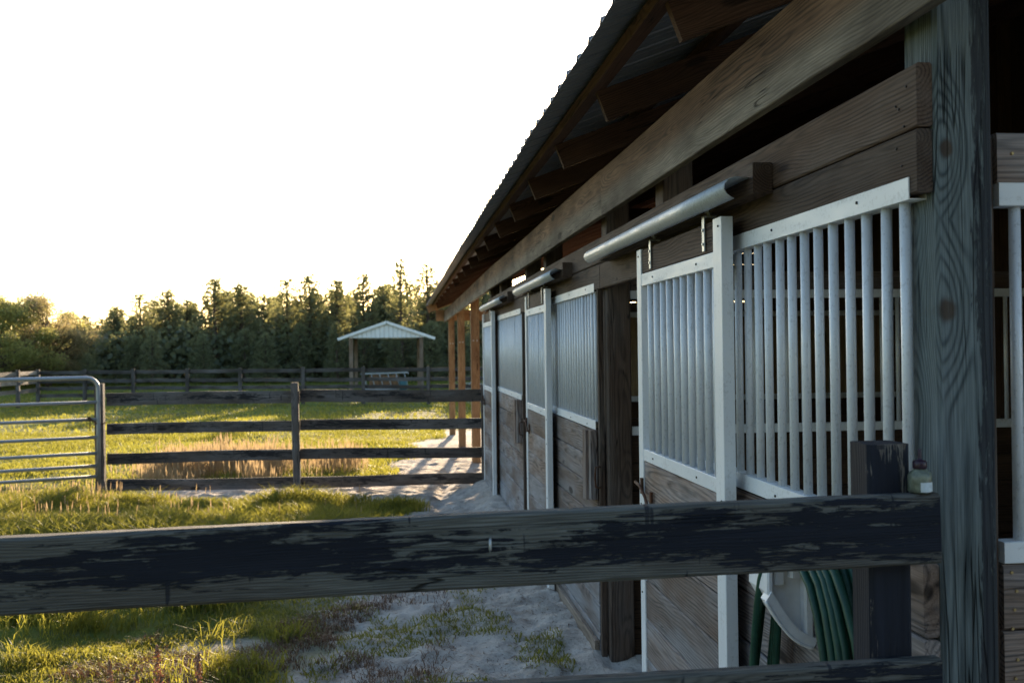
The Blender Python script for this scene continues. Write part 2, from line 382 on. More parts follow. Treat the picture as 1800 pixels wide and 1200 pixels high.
# ------------------------------------------------------------------ grass
def leafmat(name, dark, bright, trans, tw=.5, rough=.55):
    t = NT(name); a = t.attr('tint', 'Fac')
    c = t.mix(a, dark, bright); ct = t.mix(a, tuple(x*.75 for x in trans), trans)
    d = t.principled(c, rough, spec=.3)
    tr = t.n('ShaderNodeBsdfTranslucent'); t.setin(tr.inputs[0], ct)
    m = t.n('ShaderNodeMixShader'); m.inputs[0].default_value = tw; t.L(d, m.inputs[1]); t.L(tr.outputs[0], m.inputs[2])
    return t.done(m.outputs[0])
M['grass'] = leafmat('green_grass', (.05, .085, .012), (.16, .165, .03), (.40, .38, .06), .5)
M['dry'] = leafmat('dry_grass_stalks', (.20, .14, .07), (.40, .31, .19), (.46, .34, .19), .4)
M['straw'] = leafmat('brown_litter', (.09, .05, .03), (.24, .15, .09), (.2, .1, .05), .2)
def blades(name, x, y, h, w, mat, lean=.5, tint=None, label=None):
    n = len(x); z = height(x, y) - .01; a = rng.random(n) * 6.283; b = rng.random(n) * 6.283
    dx = np.cos(a) * w / 2; dy = np.sin(a) * w / 2; ln = h * lean * (.3 + rng.random(n)); lx = np.cos(b) * ln; ly = np.sin(b) * ln
    V = np.empty((n, 5, 3))
    V[:, 0] = np.stack([x-dx, y-dy, z], 1); V[:, 1] = np.stack([x+dx, y+dy, z], 1)
    V[:, 2] = np.stack([x+dx*.75+lx*.35, y+dy*.75+ly*.35, z+h*.6], 1); V[:, 3] = np.stack([x-dx*.75+lx*.35, y-dy*.75+ly*.35, z+h*.6], 1)
    V[:, 4] = np.stack([x+lx, y+ly, z+h*(1-.25*lean)], 1)
    o = np.arange(n)[:, None] * 5
    tint = rng.random(n) if tint is None else tint
    ob = np_mesh(name, V.reshape(-1, 3), [o + np.array([[0, 1, 2, 3]]), o + np.array([[3, 2, 4]])], mat, {'tint': np.repeat(tint, 5)})
    link(ob); return tag(ob, label, 'grass', kind='stuff')
def scatter(x0, x1, y0, y1, n, keep):
    x = rng.uniform(x0, x1, n); y = rng.uniform(y0, y1, n); k = rng.random(n) < keep(x, y); return x[k], y[k]
gm = lambda x, y: np.clip(1 - sandmask(x, y), 0, 1)
def clump(x, y, f, s): return sstep(fbm(x*f, y*f, s), .38, .62)
# near verge below the foreground rail
x, y = scatter(-4.5, 1.1, 4.6, 9.8, 150000, lambda x, y: gm(x, y)**1.5 * (.10 + .90*clump(x, y, 1.6, 51)) * (x > -.5 * y))
k_ = rng.random(len(x)) > .75*sstep(x, -1.5, -.7)*(1 - .8*sstep(fbm(x*3., y*2.4, 140), .5, .6)); x, y = x[k_], y[k_]
hh = (.05 + .16 * clump(x, y, 1.2, 55)) * (1 - .45*sstep(x, -1.4, -.8)) * rng.uniform(.6, 1.4, len(x))
blades('verge_grass', x, y, hh, rng.uniform(.005, .010, len(x)), M['grass'], .8, tint=np.clip(.9*sstep(fbm(x*1.3, y*1.3, 66), .3, .7) + .35*rng.random(len(x)) - .1, 0, 1), label='lush green grass in the foreground under the near rail')
x, y = scatter(-1.6, 1.0, 5.0, 9.5, 34000, lambda x, y: sstep(fbm(x*2.2, y*2.2, 61), .50, .64) * .9)
blades('sparse_weeds', x, y, rng.uniform(.02, .07, len(x)), rng.uniform(.005, .010, len(x)), M['grass'], 1.2, tint=rng.random(len(x))*.5, label='low sparse weeds on the shaded sand beside the barn')
# lush bank behind the foreground rail
x, y = scatter(-6.5, .35, 9.6, 12.7, 110000, lambda x, y: gm(x, y) * (.35 + .65*clump(x, y, 1.1, 57)))
hh = (.10 + .14 * clump(x, y, .9, 58)) * rng.uniform(.6, 1.4, len(x))
blades('bank_grass', x, y, hh, rng.uniform(.006, .012, len(x)), M['grass'], .7, label='thick sunlit grass bank in front of the paddock fence')
x, y = scatter(-15, 1.2, 12.4, 27, 170000, lambda x, y: gm(x, y) * (.4 + .6*clump(x, y, .7, 71)))
hh = (.05 + .07 * clump(x, y, .6, 72)) * rng.uniform(.6, 1.4, len(x)) * np.interp(y, [12, 27], [1, 1.3])
blades('paddock_grass', x, y, hh, rng.uniform(.010, .02, len(x)), M['grass'], .8, label='short sunlit paddock grass beyond the board fence')
x, y = scatter(-45, 14, 26, 64, 150000, lambda x, y: (.4 + .6*clump(x, y, .35, 81)))
blades('field_grass', x, y, rng.uniform(.06, .14, len(x)), rng.uniform(.025, .05, len(x)), M['grass'], .8, label='far pasture grass reaching to the tree line')
# tall dry stalks
def drykeep(x, y):
    return gm(x, y) * sstep(x, -4.1, -3.5) * (1 - sstep(x + .08*(y-14), -.9, -.2)) * sstep(y + 2.2*(fbm(x*1.3, y*.5, 88) - .5), 13.7, 14.6) * (1 - sstep(y + 3*(fbm(x*.9, y*.4, 89) - .5), 16.0, 18.5)) * (.04 + .96*sstep(fbm(x*1.6, y*.9, 91), .42, .66))
x, y = scatter(-4.5, .3, 13.5, 19, 30000, drykeep)
def stalks(name, x, y, h, w, label):
    n = len(x); z = height(x, y); a = rng.random(n)*6.283; k = h*.14*rng.random(n); lx = np.cos(a)*k; ly = np.sin(a)*k; V = np.empty((n, 9, 3))
    dx = w/2
    V[:, 0] = np.stack([x-dx*.25, y, z], 1); V[:, 1] = np.stack([x+dx*.25, y, z], 1)
    V[:, 2] = np.stack([x+lx*.5+dx*.25, y+ly*.5, z+h*.58], 1); V[:, 3] = np.stack([x+lx*.5-dx*.25, y+ly*.5, z+h*.58], 1)
    V[:, 4] = np.stack([x+lx*.7+dx, y+ly*.7, z+h*.72], 1); V[:, 5] = np.stack([x+lx+dx*.3, y+ly, z+h], 1)
    V[:, 6] = np.stack([x+lx-dx*.3, y+ly, z+h], 1); V[:, 7] = np.stack([x+lx*.7-dx, y+ly*.7, z+h*.72], 1); V[:, 8] = V[:, 7]
    o = np.arange(n)[:, None]*9
    ob = np_mesh(name, V.reshape(-1, 3), [o + np.array([[0, 1, 2, 3]]), o + np.array([[3, 2, 4, 5]]), o + np.array([[3, 5, 6, 7]])], M['dry'], {'tint': np.repeat(rng.random(n), 9)})
    link(ob); return tag(ob, label, 'grass', kind='stuff')
stalks('dry_grass', x, y, rng.uniform(.14, .38, len(x)) * (.6 + .7*clump(x, y, 1.4, 92)), rng.uniform(.008, .02, len(x)), 'band of tall dry blond grass behind the board fence')
x, y = scatter(-6.5, -.3, 10.2, 13.6, 2600, lambda x, y: gm(x, y) * np.where(x < -3.2, .8, .25) * clump(x, y, 1.2, 95))
stalks('seeding_weeds', x, y, rng.uniform(.10, .26, len(x)), rng.uniform(.006, .013, len(x)), 'scattered pale seeding weeds on the grass bank')
x, y = scatter(-2.2, 1.15, 4.8, 14, 90000, lambda x, y: sandmask(x, y) * (.08 + .92*sstep(fbm(x*1.6, y*1.6, 101), .46, .60)))
blades('pine_straw', x, y, rng.uniform(.003, .016, len(x)), rng.uniform(.006, .012, len(x)), M['straw'], 5., label='brown pine straw and bark litter strewn over the sand')

x, y = scatter(-1.9, .35, 5.2, 9.3, 60000, lambda x, y: sstep(fbm(x*1.9, y*1.5, 131), .47, .62) * (1 - .6*sstep(x, -.3, .3)))
blades('brown_weeds', x, y, rng.uniform(.015, .085, len(x)), rng.uniform(.003, .007, len(x)), M['straw'], 1.1, label='dry reddish brown weeds and thatch between grass and sand')
# seed stalks in the near left corner, each a plant of its own
def seed_plant(px, py, h, ww, label):
    x0 = px; z0 = hz(px, py); th = thing('seed_stalk', (x0, py, z0), label, 'weed', 'seeding weed stalks in the near grass')
    s = MB(); lean = random.uniform(-.03, .03)
    s.tube([(x0 + lean*t, py, z0 + h*t) for t in (0, .3, .6, 1.)], [.003, .0025, .002, .001], 5); s.build('stem', M['seed'], th)
    hd = MB()
    for k in range(110):
        t_ = .45 + .55 * k / 110; a = random.random()*6.283; rr = ww * math.sin(min(1, (1.02 - t_) * 2.2) * 1.5) * random.uniform(.3, 1)
        c = Vector((x0 + lean*t_ + math.cos(a)*rr, py + math.sin(a)*rr, z0 + h*t_)); q = .006
        hd.tube([c - Vector((0, 0, q)), c, c + Vector((0, 0, q))], [.001, .007, .001], 5)
    hd.build('seed_head', M['seed'], th)
M['seed'] = leafmat('pale_seed_head', (.5, .34, .24), (.6, .42, .3), (.85, .55, .36), .45)
seed_plant(-1.36, 5.05, .37, .018, 'leftmost pale pink seed stalk in the near grass')
seed_plant(-1.245, 4.95, .33, .026, 'shorter seed stalk second from left in the near grass')
seed_plant(-1.135, 5.0, .42, .028, 'tallest plump seed stalk in the near grass')
seed_plant(-.965, 5.05, .37, .018, 'slim seed stalk rightmost in the near grass')

# ------------------------------------------------------------------ barn
WX = 1.18                       # outer face of the stall planks
PY = [2.27 + 3.66 * k for k in range(7)]
barn = thing('horse_barn', (1.18, 2.2, 0), 'long open sided horse barn of weathered planks with white barred stall fronts and corrugated roof', 'barn')
def eave(y): return 2.945 - .0062 * max(0, y - 13)
SL = .38
# posts
o = MB().box(1.2195, 1.358, 2.198, 2.340, -.1, 3.0, 'z', nseg=14, cham=.009, rough=.0006, seed=(.42, .2, .5))
for i in range(len(o.g)): o.g[i] = (o.g[i][0] - .1, -o.g[i][1], o.g[i][2])
post0 = o.build('post', M['gpost'], barn, origin=(1.289, 2.27, 0), label='large green grey corner post with two knots')
for k in range(1, 7):
    far = k >= 4
    m = MB(); w = .07
    m.box(1.219, 1.359, PY[k]-w, PY[k]+w, hz(1.25, PY[k]) - .15, eave(PY[k]) - .1, 'z', nseg=6, cham=.006)
    p = m.build('post', M['opost'] if far else M['dpost'], barn, origin=(1.289, PY[k], 0))
    if far:
        for dx in (-.03, .03): MB().tube([(1.289+dx, PY[k]-w-.012, 1.95), (1.289+dx, PY[k]-w, 1.95)], .014, 8).build('insulator', M['strap'], p)
for k in range(0, 7):
    MB().box(4.9, 5.04, PY[k]-.07, PY[k]+.07, -.2, 3.7 + SL*.6, 'z').build('post', M['dpost'], barn, origin=(4.97, PY[k], 0))
    MB().box(12.0, 12.14, PY[k]-.07, PY[k]+.07, -.2, 2.9, 'z').build('post', M['dpost'], barn, origin=(12.07, PY[k], 0))
# header beams, joints over the posts
ys = [1.6, 5.60, 9.4, 13.2, 16.9, 20.6, 24.85]
for a, b in zip(ys[:-1], ys[1:]):
    MB().beam((1.16, a, 2.672 + (eave(a)-2.945)), (1.16, b - .003, 2.672 + (eave(b)-2.945)), .038, .255, nseg=10, cham=.003, bow=.003).build('header_beam', M['header'], barn)
for k in range(1, 4): MB().beam((5.0, PY[k-1], 3.6), (5.0, PY[k], 3.6), .04, .25).build('header_beam', M['lintel'], barn)
MB().beam((5.0, PY[3], 3.6), (5.0, 24.8, 3.6), .04, .25).build('header_beam', M['lintel'], barn)
MB().beam((12.0, 1.6, 2.8), (12.0, 24.8, 2.8), .04, .25).build('header_beam', M['lintel'], barn)
# rafters
RX, RZ = 6.6, 0
def roofz(x, y): return eave(y) + SL * (min(x, 2*RX - x) - .72)
sl = math.atan(SL); ax = Vector((math.cos(sl), 0, math.sin(sl))); nrm = Vector((-math.sin(sl), 0, math.cos(sl)))
y = 2.12
while y < 24.4:
    e = eave(y); top = Vector((.905, y, e + SL*(.905-.72) - .058)); c0 = top - nrm * .07
    m = MB(); m.beam(c0, c0 + ax * 6.2, .038, .14, up=nrm, nseg=4, cham=.003, bow=.002)
    m.beam((12.3, y, c0.z + .02), (RX + .01, y, (c0 + ax*6.2).z + .02), .038, .14, nseg=1)
    m.build('rafter', M['rafter'], barn, origin=(.905, y, 2.8)); y += 1.205
# purlins
for k, px in enumerate([.90, 1.42, 2.02, 2.62, 3.3, 4.0, 4.7, 5.4, 6.1]):
    for s in ((0,) if k else (0,)):
        z = lambda yy: eave(yy) + SL*(px-.72) - .038
        m = MB()
        for a, b in ((1.55, 6.1), (6.1, 10.9), (10.9, 15.7), (15.7, 20.5), (20.5, 24.85)):
            m.beam((px, a, z(a)), (px, b-.003, z(b)), .089, .038, up=nrm, nseg=2, bow=.0015)
        m.build('purlin', M['rafter'], barn)
# end trusses: tie beam and barge rafter at the far open gable
MB().box(.95, 12.2, 24.72, 24.76, 2.50, 2.76, 'x', nseg=3).build('tie_beam', M['opost'], barn)
e = eave(24.8)
MB().beam((.745, 24.80, e + .0 - .10), (RX, 24.80, e + SL*(RX-.72) - .10 - .006), .038, .17, up=(0, 0, 1), nseg=3).build('barge_rafter', M['opost'], barn)
MB().beam((.745, 1.56, 2.945 - .10), (RX, 1.56, 2.945 + SL*(RX-.72) - .106), .038, .17, up=(0, 0, 1), nseg=3).build('barge_rafter', M['rafter'], barn)
# corrugated roofing: ribs run up the slope, the rib ends show along the eave
def roofing():
    verts = []; per = .2286
    ysr = []; zr = []
    yy = 1.5
    while yy < 24.86:
        for d, h in ((0, 0), (.058, 0), (.068, .004), (.072, 0), (.125, 0), (.13, .004), (.14, 0), (.186, 0), (.198, .021), (.214, .021), (.2265, 0)):
            ysr.append(yy + d); zr.append(h)
        yy += per
    xs = [.72, 2.2, 4.4, RX, 8.8, 12.48]
    V = []; n = len(ysr)
    for th in (0, .0022):
        for xx in xs:
            for a, h in zip(ysr, zr):
                wav = .004*math.sin(a*2.1) + .003*math.sin(a*5.3 + 1) if xx < 1 else 0
                V.append((xx + wav, a, roofz(xx, a) + h + th - .002 + .5*wav))
    F = []; N = n*len(xs)
    for i in range(len(xs)-1):
        for j in range(n-1):
            a = i*n + j; F.append((a, a+1, a+n+1, a+n)); F.append((N+a, N+a+n, N+a+n+1, N+a+1))
    for j in range(n-1): F.append((j, N+j, N+j+1, j+1)); b = (len(xs)-1)*n + j; F.append((b, b+1, N+b+1, N+b))
    for i in range(len(xs)-1):
        a = i*n; F.append((a, a+n, N+a+n, N+a)); a = i*n + n-1; F.append((a, N+a, N+a+n, a+n))
    m = MB(); m._add([Vector(v) for v in V], F, [(v[0], v[1], v[2]) for v in V], (.3, .4, .5), False)
    return m
roofing().build('roof', M['roof'], barn)

# stall fronts -----------------------------------------------------
def c_channel(m, y0, y1, z0, z1, x0, x1, openup, th=.003):
    """steel channel along Y; web outside, flange under or over"""
    m.box(x0, x0 + th, y0, y1, z0, z1, cham=.0008)
    m.box(x1 - th, x1, y0, y1, z0, z1, cham=.0008)
    if openup: m.box(x0 + th, x1 - th, y0, y1, z0, z0 + th, cham=.0005)
    else: m.box(x0 + th, x1 - th, y0, y1, z1 - th, z1, cham=.0005)
bar_me = None
def bars(parent, x, ylist, z0, z1, r=.0135):
    first = None
    for yb in ylist:
        if first is None:
            first = MB().tube([(x, yb, z0), (x, yb, (z0+z1)/2), (x, yb, z1)], r, 14).build('bar', M['bar'], parent, origin=(x, yb, z0))
        else:
            c = first.copy(); link(c, parent); c.location = Vector((x + random.uniform(-.001, .001), yb + random.uniform(-.003, .003), z0)) - wloc(parent); c.rotation_euler = (random.uniform(-.004, .004), 0, random.random()*6.28)
def screws(parent, pts, d=(-1, 0, 0), r=.0045, mat='dark', name='bolt'):
    first = None; d = Vector(d); w0 = wloc(parent)
    for p in pts:
        if first is None: first = MB().tube([Vector(p), Vector(p) + d*.0035], [r, r*.8], 8).build(name, M[mat], parent, origin=p)
        else:
            c = first.copy(); link(c, parent); c.location = Vector(p) - w0
def planks(m, x0, x1, y0, y1, z0, z1, n, gap=.005, **k):
    h = (z1 - z0) / n
    for i in range(n):
        j = random.uniform(-.0015, .0015)
        m.box(x0 + j, x1 + j, y0, y1, z0 + i*h + gap/2, z0 + (i+1)*h - gap/2, 'y', nseg=6, cham=.005, bow=.001, rough=.0003, **k)
for k, (y0, y1) in enumerate([(2.205, 4.66), (6.0, 8.36), (9.66, 12.0)]):
    zg = -.06
    m = MB(); planks(m, WX, WX+.038, y0, y1, zg, 1.312, 8); wall = m.build('plank_wall', M['plank'], barn)
    m = MB(); c_channel(m, y0 + .035, y1, 2.142, 2.194, WX-.004, WX+.042, True); c_channel(m, y0 + .035, y1, 1.318, 1.370, WX-.004, WX+.042, False)
    panel = m.build('grill_panel', M['white'], barn)
    yb = y0 + .095; yl = []
    while yb < y1 - .03: yl.append(yb); yb += .1
    bars(panel, WX + .019, yl, 1.366, 2.146)
    screws(panel, [(WX-.004, yy, z) for yy in (y0+.30, y0+.9, y0+1.5, y1-.15) for z in (2.172, 1.338)], name='bolt')
    # post at the edge of the door opening, up to the header
    MB().box(1.2195, 1.36, y1-.085, y1+.055, -.08, 2.79, 'z', nseg=6, cham=.006).build('post', M['dpost'], barn, origin=(1.29, y1, 0))
# upper planks run the whole length of each bay
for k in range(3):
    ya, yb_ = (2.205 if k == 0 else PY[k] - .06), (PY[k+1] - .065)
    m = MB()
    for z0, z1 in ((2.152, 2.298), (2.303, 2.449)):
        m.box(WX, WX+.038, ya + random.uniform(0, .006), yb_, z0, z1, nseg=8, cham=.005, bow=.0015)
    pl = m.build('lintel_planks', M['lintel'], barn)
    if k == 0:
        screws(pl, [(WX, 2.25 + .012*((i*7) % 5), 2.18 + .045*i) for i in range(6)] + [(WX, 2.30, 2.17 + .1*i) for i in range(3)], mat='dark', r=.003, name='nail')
# trim strip / mullion at far edge of every bay
for k in (1, 2):
    MB().box(WX-.002, WX+.03, PY[k]-.005+.0, PY[k]+.03, -.05, 2.15, 'z').build('corner_strip', M['dpost'], barn)
# tracks
prof = [(a_, b_*.76) for a_, b_ in [(.045, .045), (.0, .048), (-.022, .040), (-.036, .020), (-.038, -.004), (-.030, -.024), (-.016, -.038), (-.004, -.044), (-.004, -.041), (-.014, -.035), (-.027, -.022), (-.034, -.004), (-.032, .018), (-.020, .036), (.0, .044), (.045, .041)]]
for k, (a, b) in enumerate([(3.13, 5.56), (6.83, 9.05), (10.28, 12.78)]):
    m = MB(); m.sweep(prof, (1.068, a, 2.308), (1.068, b, 2.308), smooth=True, nseg=4); tr = m.build('door_track', M['galv'], barn)
    MB().box(1.115, 1.179, a - .03, b + .02, 2.288, 2.385, nseg=4, bow=.001).build('ledger', M['lintel'], tr)
    for i in range(5):
        yy = a + .12 + i * (b-a-.24)/4; MB().tube([(1.088, yy, 2.342), (1.088, yy, 2.358)], .006, 8).build('bolt', M['dark'], tr, origin=(1.088, yy, 2.342))
# sliding doors
def door(y0, y1, closed=False):
    X0 = 1.098; z0 = -.02; st = .092
    m = MB()
    for a, b in ((y0, y0 + st), (y1 - st*.85, y1)):
        m.box(X0, X0 + .042, a, b, z0, 2.250, 'z', cham=.002)
    for a, b in ((2.084, 2.138), (1.300, 1.352), (.0, .05)): m.box(X0 + .002, X0 + .040, y0 + st + .001, y1 - st*.85 - .001, a, b, cham=.002)
    d = m.build('sliding_door', M['white'], barn)
    n = 10; step = (y1 - y0 - st*1.85) / (n + .3); bars(d, X0 + .021, [y0 + st + step*(i + .35) for i in range(n)], 1.350, 2.086)
    m = MB()
    h = (1.299 - .055) / 7
    for i in range(7): m.box(X0 + .006, X0 + .036, y0 + st + .002, y1 - st*.85 - .002, .055 + i*h, .052 + (i+1)*h, nseg=4, cham=.005, bow=.001)
    m.build('door_planks', M['plank'], d)
    MB().box(X0 + .006, X0 + .036, y0 + st + .002, y1 - st*.85 - .002, 2.140, 2.248, nseg=4, cham=.004).build('top_plank', M['lintel'], d)
    for yy in (y0 + .2, y1 - .25):
        s = MB(); s.box(X0 - .002, X0 + .003, yy - .014, yy + .014, 2.150, 2.272, 'z', cham=.001)
        s.box(X0 - .002, X0 + .045, yy - .014, yy + .014, 2.270, 2.275, cham=.001)
        s.tube([(X0 + .02, yy, 2.272), (X0 + .02, yy, 2.315)], .006, 8)
        s.tube([(X0 + .008, yy, 2.30), (X0 + .032, yy, 2.30)], .014, 12)
        for zz in (2.175, 2.225): s.tube([(X0 - .002, yy, zz), (X0 - .006, yy, zz)], .006, 8)
        s.build('hanger_strap', M['strap'], d)
    screws(d, [(X0, y0 + .03, z) for z in (.3, .7, 1.1, 1.28, 2.22)] + [(X0, y1 - .035, z) for z in (.3, .7, 1.1, 2.22)] + [(X0+.002, y0 + .3, 2.112), (X0+.002, y1-.28, 2.112), (X0+.002, y0+.33, 1.325), (X0+.002, y1-.25, 1.325)])
    l = MB(); yl = y1 - .02; zl = 1.17
    l.tube([(X0-.012, yl+.05, zl+.02), (X0-.016, yl-.05, zl+.015), (X0-.016, yl-.14, zl-.02), (X0-.02, yl-.20, zl-.05), (X0-.02, yl-.26, zl-.045)], .007, 8)
    l.box(X0-.012, X0-.0, yl-.06, yl-.035, zl-.02, zl+.05, 'z'); l.box(X0-.012, X0-.0, yl-.23, yl-.205, zl-.07, zl+.01, 'z')
    l.build('latch', M['rust'], d)
    return d
door(3.37, 4.60); door(7.50, 8.73); door(11.86, 13.12)
# stop blocks with rusty pulls beside each opening
for k, yy in enumerate((5.78, 9.50)):
    m = MB(); m.box(1.118, 1.178, yy - .0, yy + .095, .90, 1.315, 'z', cham=.004); m.box(1.135, 1.178, yy - .075, yy - .003, .91, 1.32, 'z', cham=.004)
    # the block stands on the wall of the next bay, so shift it past the post
    b = m.build('stop_block', M['plank'], barn); b.location.y += .28
    h = MB(); h.tube([(1.178, yy+.40, .99), (1.15, yy+.41, .995), (1.145, yy+.41, 1.05), (1.15, yy+.41, 1.11), (1.178, yy+.40, 1.115)], .006, 8); hh_ = h.build('pull_handle', M['rust'], b)
    hh_.location.y -= .28
# partitions inside
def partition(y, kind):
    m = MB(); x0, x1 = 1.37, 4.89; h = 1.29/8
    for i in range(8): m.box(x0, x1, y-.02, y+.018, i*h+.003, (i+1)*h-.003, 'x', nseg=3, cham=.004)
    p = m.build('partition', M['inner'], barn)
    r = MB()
    for a, b in ((1.292, 1.342), (2.094, 2.143)): r.box(x0, x1, y-.024, y+.022, a, b, 'x', cham=.001)
    r.build('rail', M['white'], p)
    if kind == 'bars':
        b = MB(); xx = x0 + .06
        while xx < x1: b.tube([(xx, y, 1.34), (xx, y, 2.096)], .0125, 10); xx += .1
        tag(b.build('bar', M['bar'], p), kind='stuff')
        MB().box(x0, x1, y-.03, y+.03, 2.146, 2.25, 'x', nseg=20, rough=.004).build('rough_plank', M['dpost'], p)
    else:
        b = MB(); xx = x0
        while xx < x1 - .14: b.box(xx, xx+.139, y-.012, y+.012, 1.343, 2.09, 'z', cham=.004); xx += .142
        b.build('pine_boards', M['tan'], p)
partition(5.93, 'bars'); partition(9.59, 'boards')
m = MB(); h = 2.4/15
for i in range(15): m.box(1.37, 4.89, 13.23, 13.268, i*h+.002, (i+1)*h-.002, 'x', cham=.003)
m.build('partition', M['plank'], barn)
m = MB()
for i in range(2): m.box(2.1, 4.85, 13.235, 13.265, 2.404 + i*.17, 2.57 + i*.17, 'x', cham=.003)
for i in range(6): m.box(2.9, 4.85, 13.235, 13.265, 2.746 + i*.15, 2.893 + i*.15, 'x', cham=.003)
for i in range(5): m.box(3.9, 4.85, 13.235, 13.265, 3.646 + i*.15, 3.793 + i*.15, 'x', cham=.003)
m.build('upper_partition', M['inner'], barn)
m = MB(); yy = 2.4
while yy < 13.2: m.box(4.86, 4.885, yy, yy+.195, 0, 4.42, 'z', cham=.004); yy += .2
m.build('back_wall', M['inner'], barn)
# end wall facing the camera, right of the corner post
m = MB(); h = 1.282/8
for i in range(8): m.box(1.432, 4.85, 2.30, 2.338, i*h+.003, (i+1)*h-.003, 'x', nseg=5, cham=.005, bow=.001)
for z0, z1 in ((2.190, 2.312),): m.box(1.432, 4.85, 2.30, 2.338, z0, z1, 'x', nseg=5, cham=.005)
ew = m.build('end_wall', M['plank'], barn)
r = MB(); r.box(1.432, 4.85, 2.294, 2.343, 1.284, 1.335, 'x', cham=.002); r.box(1.432, 4.85, 2.294, 2.343, 2.136, 2.192, 'x', cham=.002); r.build('rail', M['white'], ew)
for i in range(4): MB().tube([(1.485+.1*i, 2.318, 1.33), (1.485+.1*i, 2.318, 2.14)], .0135, 14).build('bar', M['bar'], ew)
screws(ew, [(1.452 + .006*((i*5) % 3), 2.30, 1.262 - .0445*i - (.03 if i > 3 else 0)) for i in range(6)] + [(1.47, 2.30, 2.262)], d=(0, -1, 0), r=.0045, mat='screw', name='screw')
MB().box(1.362, 1.428, 2.31, 2.36, -.05, 2.3, 'z').build('jamb', M['dpost'], barn)
# rough skirt board along the foot of the wall
MB().box(WX-.03, WX-.002, 6.0, 13.1, -.08, .075, nseg=20, bow=.002).build('skirt_board', M['board_lit'], barn)

# ------------------------------------------------------------------ near fence
nf = thing('board_fence', (1.03, 2.06, 0), 'near fence of thick peeling black boards nailed to a short post beside the barn corner', 'fence')
MB().box(.985, 1.079, 2.062, 2.156, -.2, 1.598, 'z', nseg=10, cham=.008, rough=.0008).build('post', M['fpost'], nf)
MB().box(-1.5, -1.4, 2.062, 2.156, -.2, 1.55, 'z', nseg=6, cham=.008).build('post', M['fpost'], nf)
def nboard(z0a, z0b, hh_, seed):
    m = MB(); m.beam((-1.55, 2.04, z0a), (1.121, 2.04, z0b), .038, hh_, nseg=40, cham=.006, bow=.0015, rough=.0007, seed=seed)
    return m.build('board', M['fboard'], nf)
b1 = nboard(1.3785, 1.4255, .147, (.62, .35, .5)); nboard(1.056, 1.082, .146, (.1, .7, .4)); nboard(.70, .72, .146, (.3, .7, .6)); nboard(.32, .34, .146, (.8, .7, .6))
s = MB(); s.tube([(.18, 2.021, 1.437), (.178, 2.006, 1.434), (.178, 2.004, 1.418), (.178, 2.012, 1.41)], [.002, .003, .003, .001], 6); s.build('bent_nail', M['strap'], b1)

# bottle on the board
bt = thing('bottle', (1.087, 2.04, 1.4985), 'small cloudy bottle with dark purple nozzle cap standing on the fence board end', 'bottle')
MB().lathe([(.001, 0), (.022, .001), (.0245, .004), (.0245, .034), (.022, .042), (.013, .048), (.012, .050)], (1.087, 2.04, 1.4985), 24).build('body', M['bottle'], bt)
MB().lathe([(.0135, .050), (.0145, .052), (.0145, .064), (.012, .067), (.0045, .069), (.004, .074), (.0035, .090), (.003, .091)], (1.087, 2.04, 1.4985), 18).build('cap', M['purple'], bt)
lb = MB(); pr = [(math.cos(a)*.0250, math.sin(a)*.0250) for a in np.linspace(R(245), R(315), 9)]
for (a, b), (c, d) in zip(pr[:-1], pr[1:]):
    lb.quad([(1.087+a, 2.04+b, 1.502), (1.087+c, 2.04+d, 1.502), (1.087+c, 2.04+d, 1.522), (1.087+a, 2.04+b, 1.522)])
lb.build('paper_label', M['label'], bt)

# hose hanger: moulded saddle bracket screwed to the lower planks
hg = thing('hose_hanger', (1.178, 2.88, 1.08), 'pale grey moulded plastic hose hanger screwed to the plank wall', 'hanger')
def arc(n, x0, z0, x1, z1, sag):
    out = []
    for i in range(n+1):
        t_ = i/n; x = x0 + (x1-x0)*t_; z = z0 + (z1-z0)*t_ - sag*math.sin(math.pi*t_); out.append((x, z))
    return out
low = arc(16, 1.034, 1.085, 1.172, .945, .030)
up_ = [(x + .018, z + .026) for x, z in low]
m = MB(); m.sweep([(x+.012, z+.018) for x, z in low] + [(1.178, .96), (1.178, 1.27), (1.058, 1.27), (1.048, 1.16)], (0, 2.852, 0), (0, 2.99, 0)); m.build('saddle', M['plastic'], hg)
m = MB()
for i in range(16):
    m.sweep([low[i], low[i+1], up_[i+1], up_[i]], (0, 2.815, 0), (0, 2.858, 0), smooth=False)
m.tube([(x, 2.816, z) for x, z in low], .005, 8)
m.build('rim', M['plastic'], hg)
m = MB(); m.box(1.150, 1.1775, 2.818, 2.856, .975, 1.27, 'z', cham=.006); m.box(1.042, 1.060, 2.822, 2.856, 1.10, 1.27, 'z', cham=.005); m.build('side_rib', M['plastic'], hg)
MB().box(1.068, 1.10, 2.835, 2.856, 1.125, 1.27, 'z', cham=.006).build('boss', M['plastic'], hg); MB().box(1.112, 1.146, 2.822, 2.856, 1.145, 1.27, 'z', cham=.006).build('boss', M['plastic'], hg)
# hose
hs = thing('garden_hose', (1.09, 2.85, .2), 'dark green garden hose coiled in long loops over the plastic hanger', 'hose')
m = MB(); pts = []
for k in range(9):
    xo = 1.045 + .012*k + random.uniform(-.004, .004); wY = .31 + .030*(k % 5) + random.uniform(-.01, .01); cy = 2.70 + random.uniform(-.012, .012) ; zb = .22 + random.uniform(-.05, .06)
    for i in range(28):
        a = 2*math.pi*i/28; sy = math.sin(a); cz_ = math.cos(a)
        zz = .72 + .52*cz_ if cz_ > 0 else .72 + (.72-zb)*cz_
        wy = wY * (1. - .20*max(0, cz_))
        pts.append((xo + .014*i/28 + .006*math.sin(a*2+k), cy - wy*math.copysign(abs(sy)**.5, sy), zz + .012*k*(cz_ > .5)))
m.tube(pts, .0115, 10); m.build('hose_loops', M['hose'], hs)

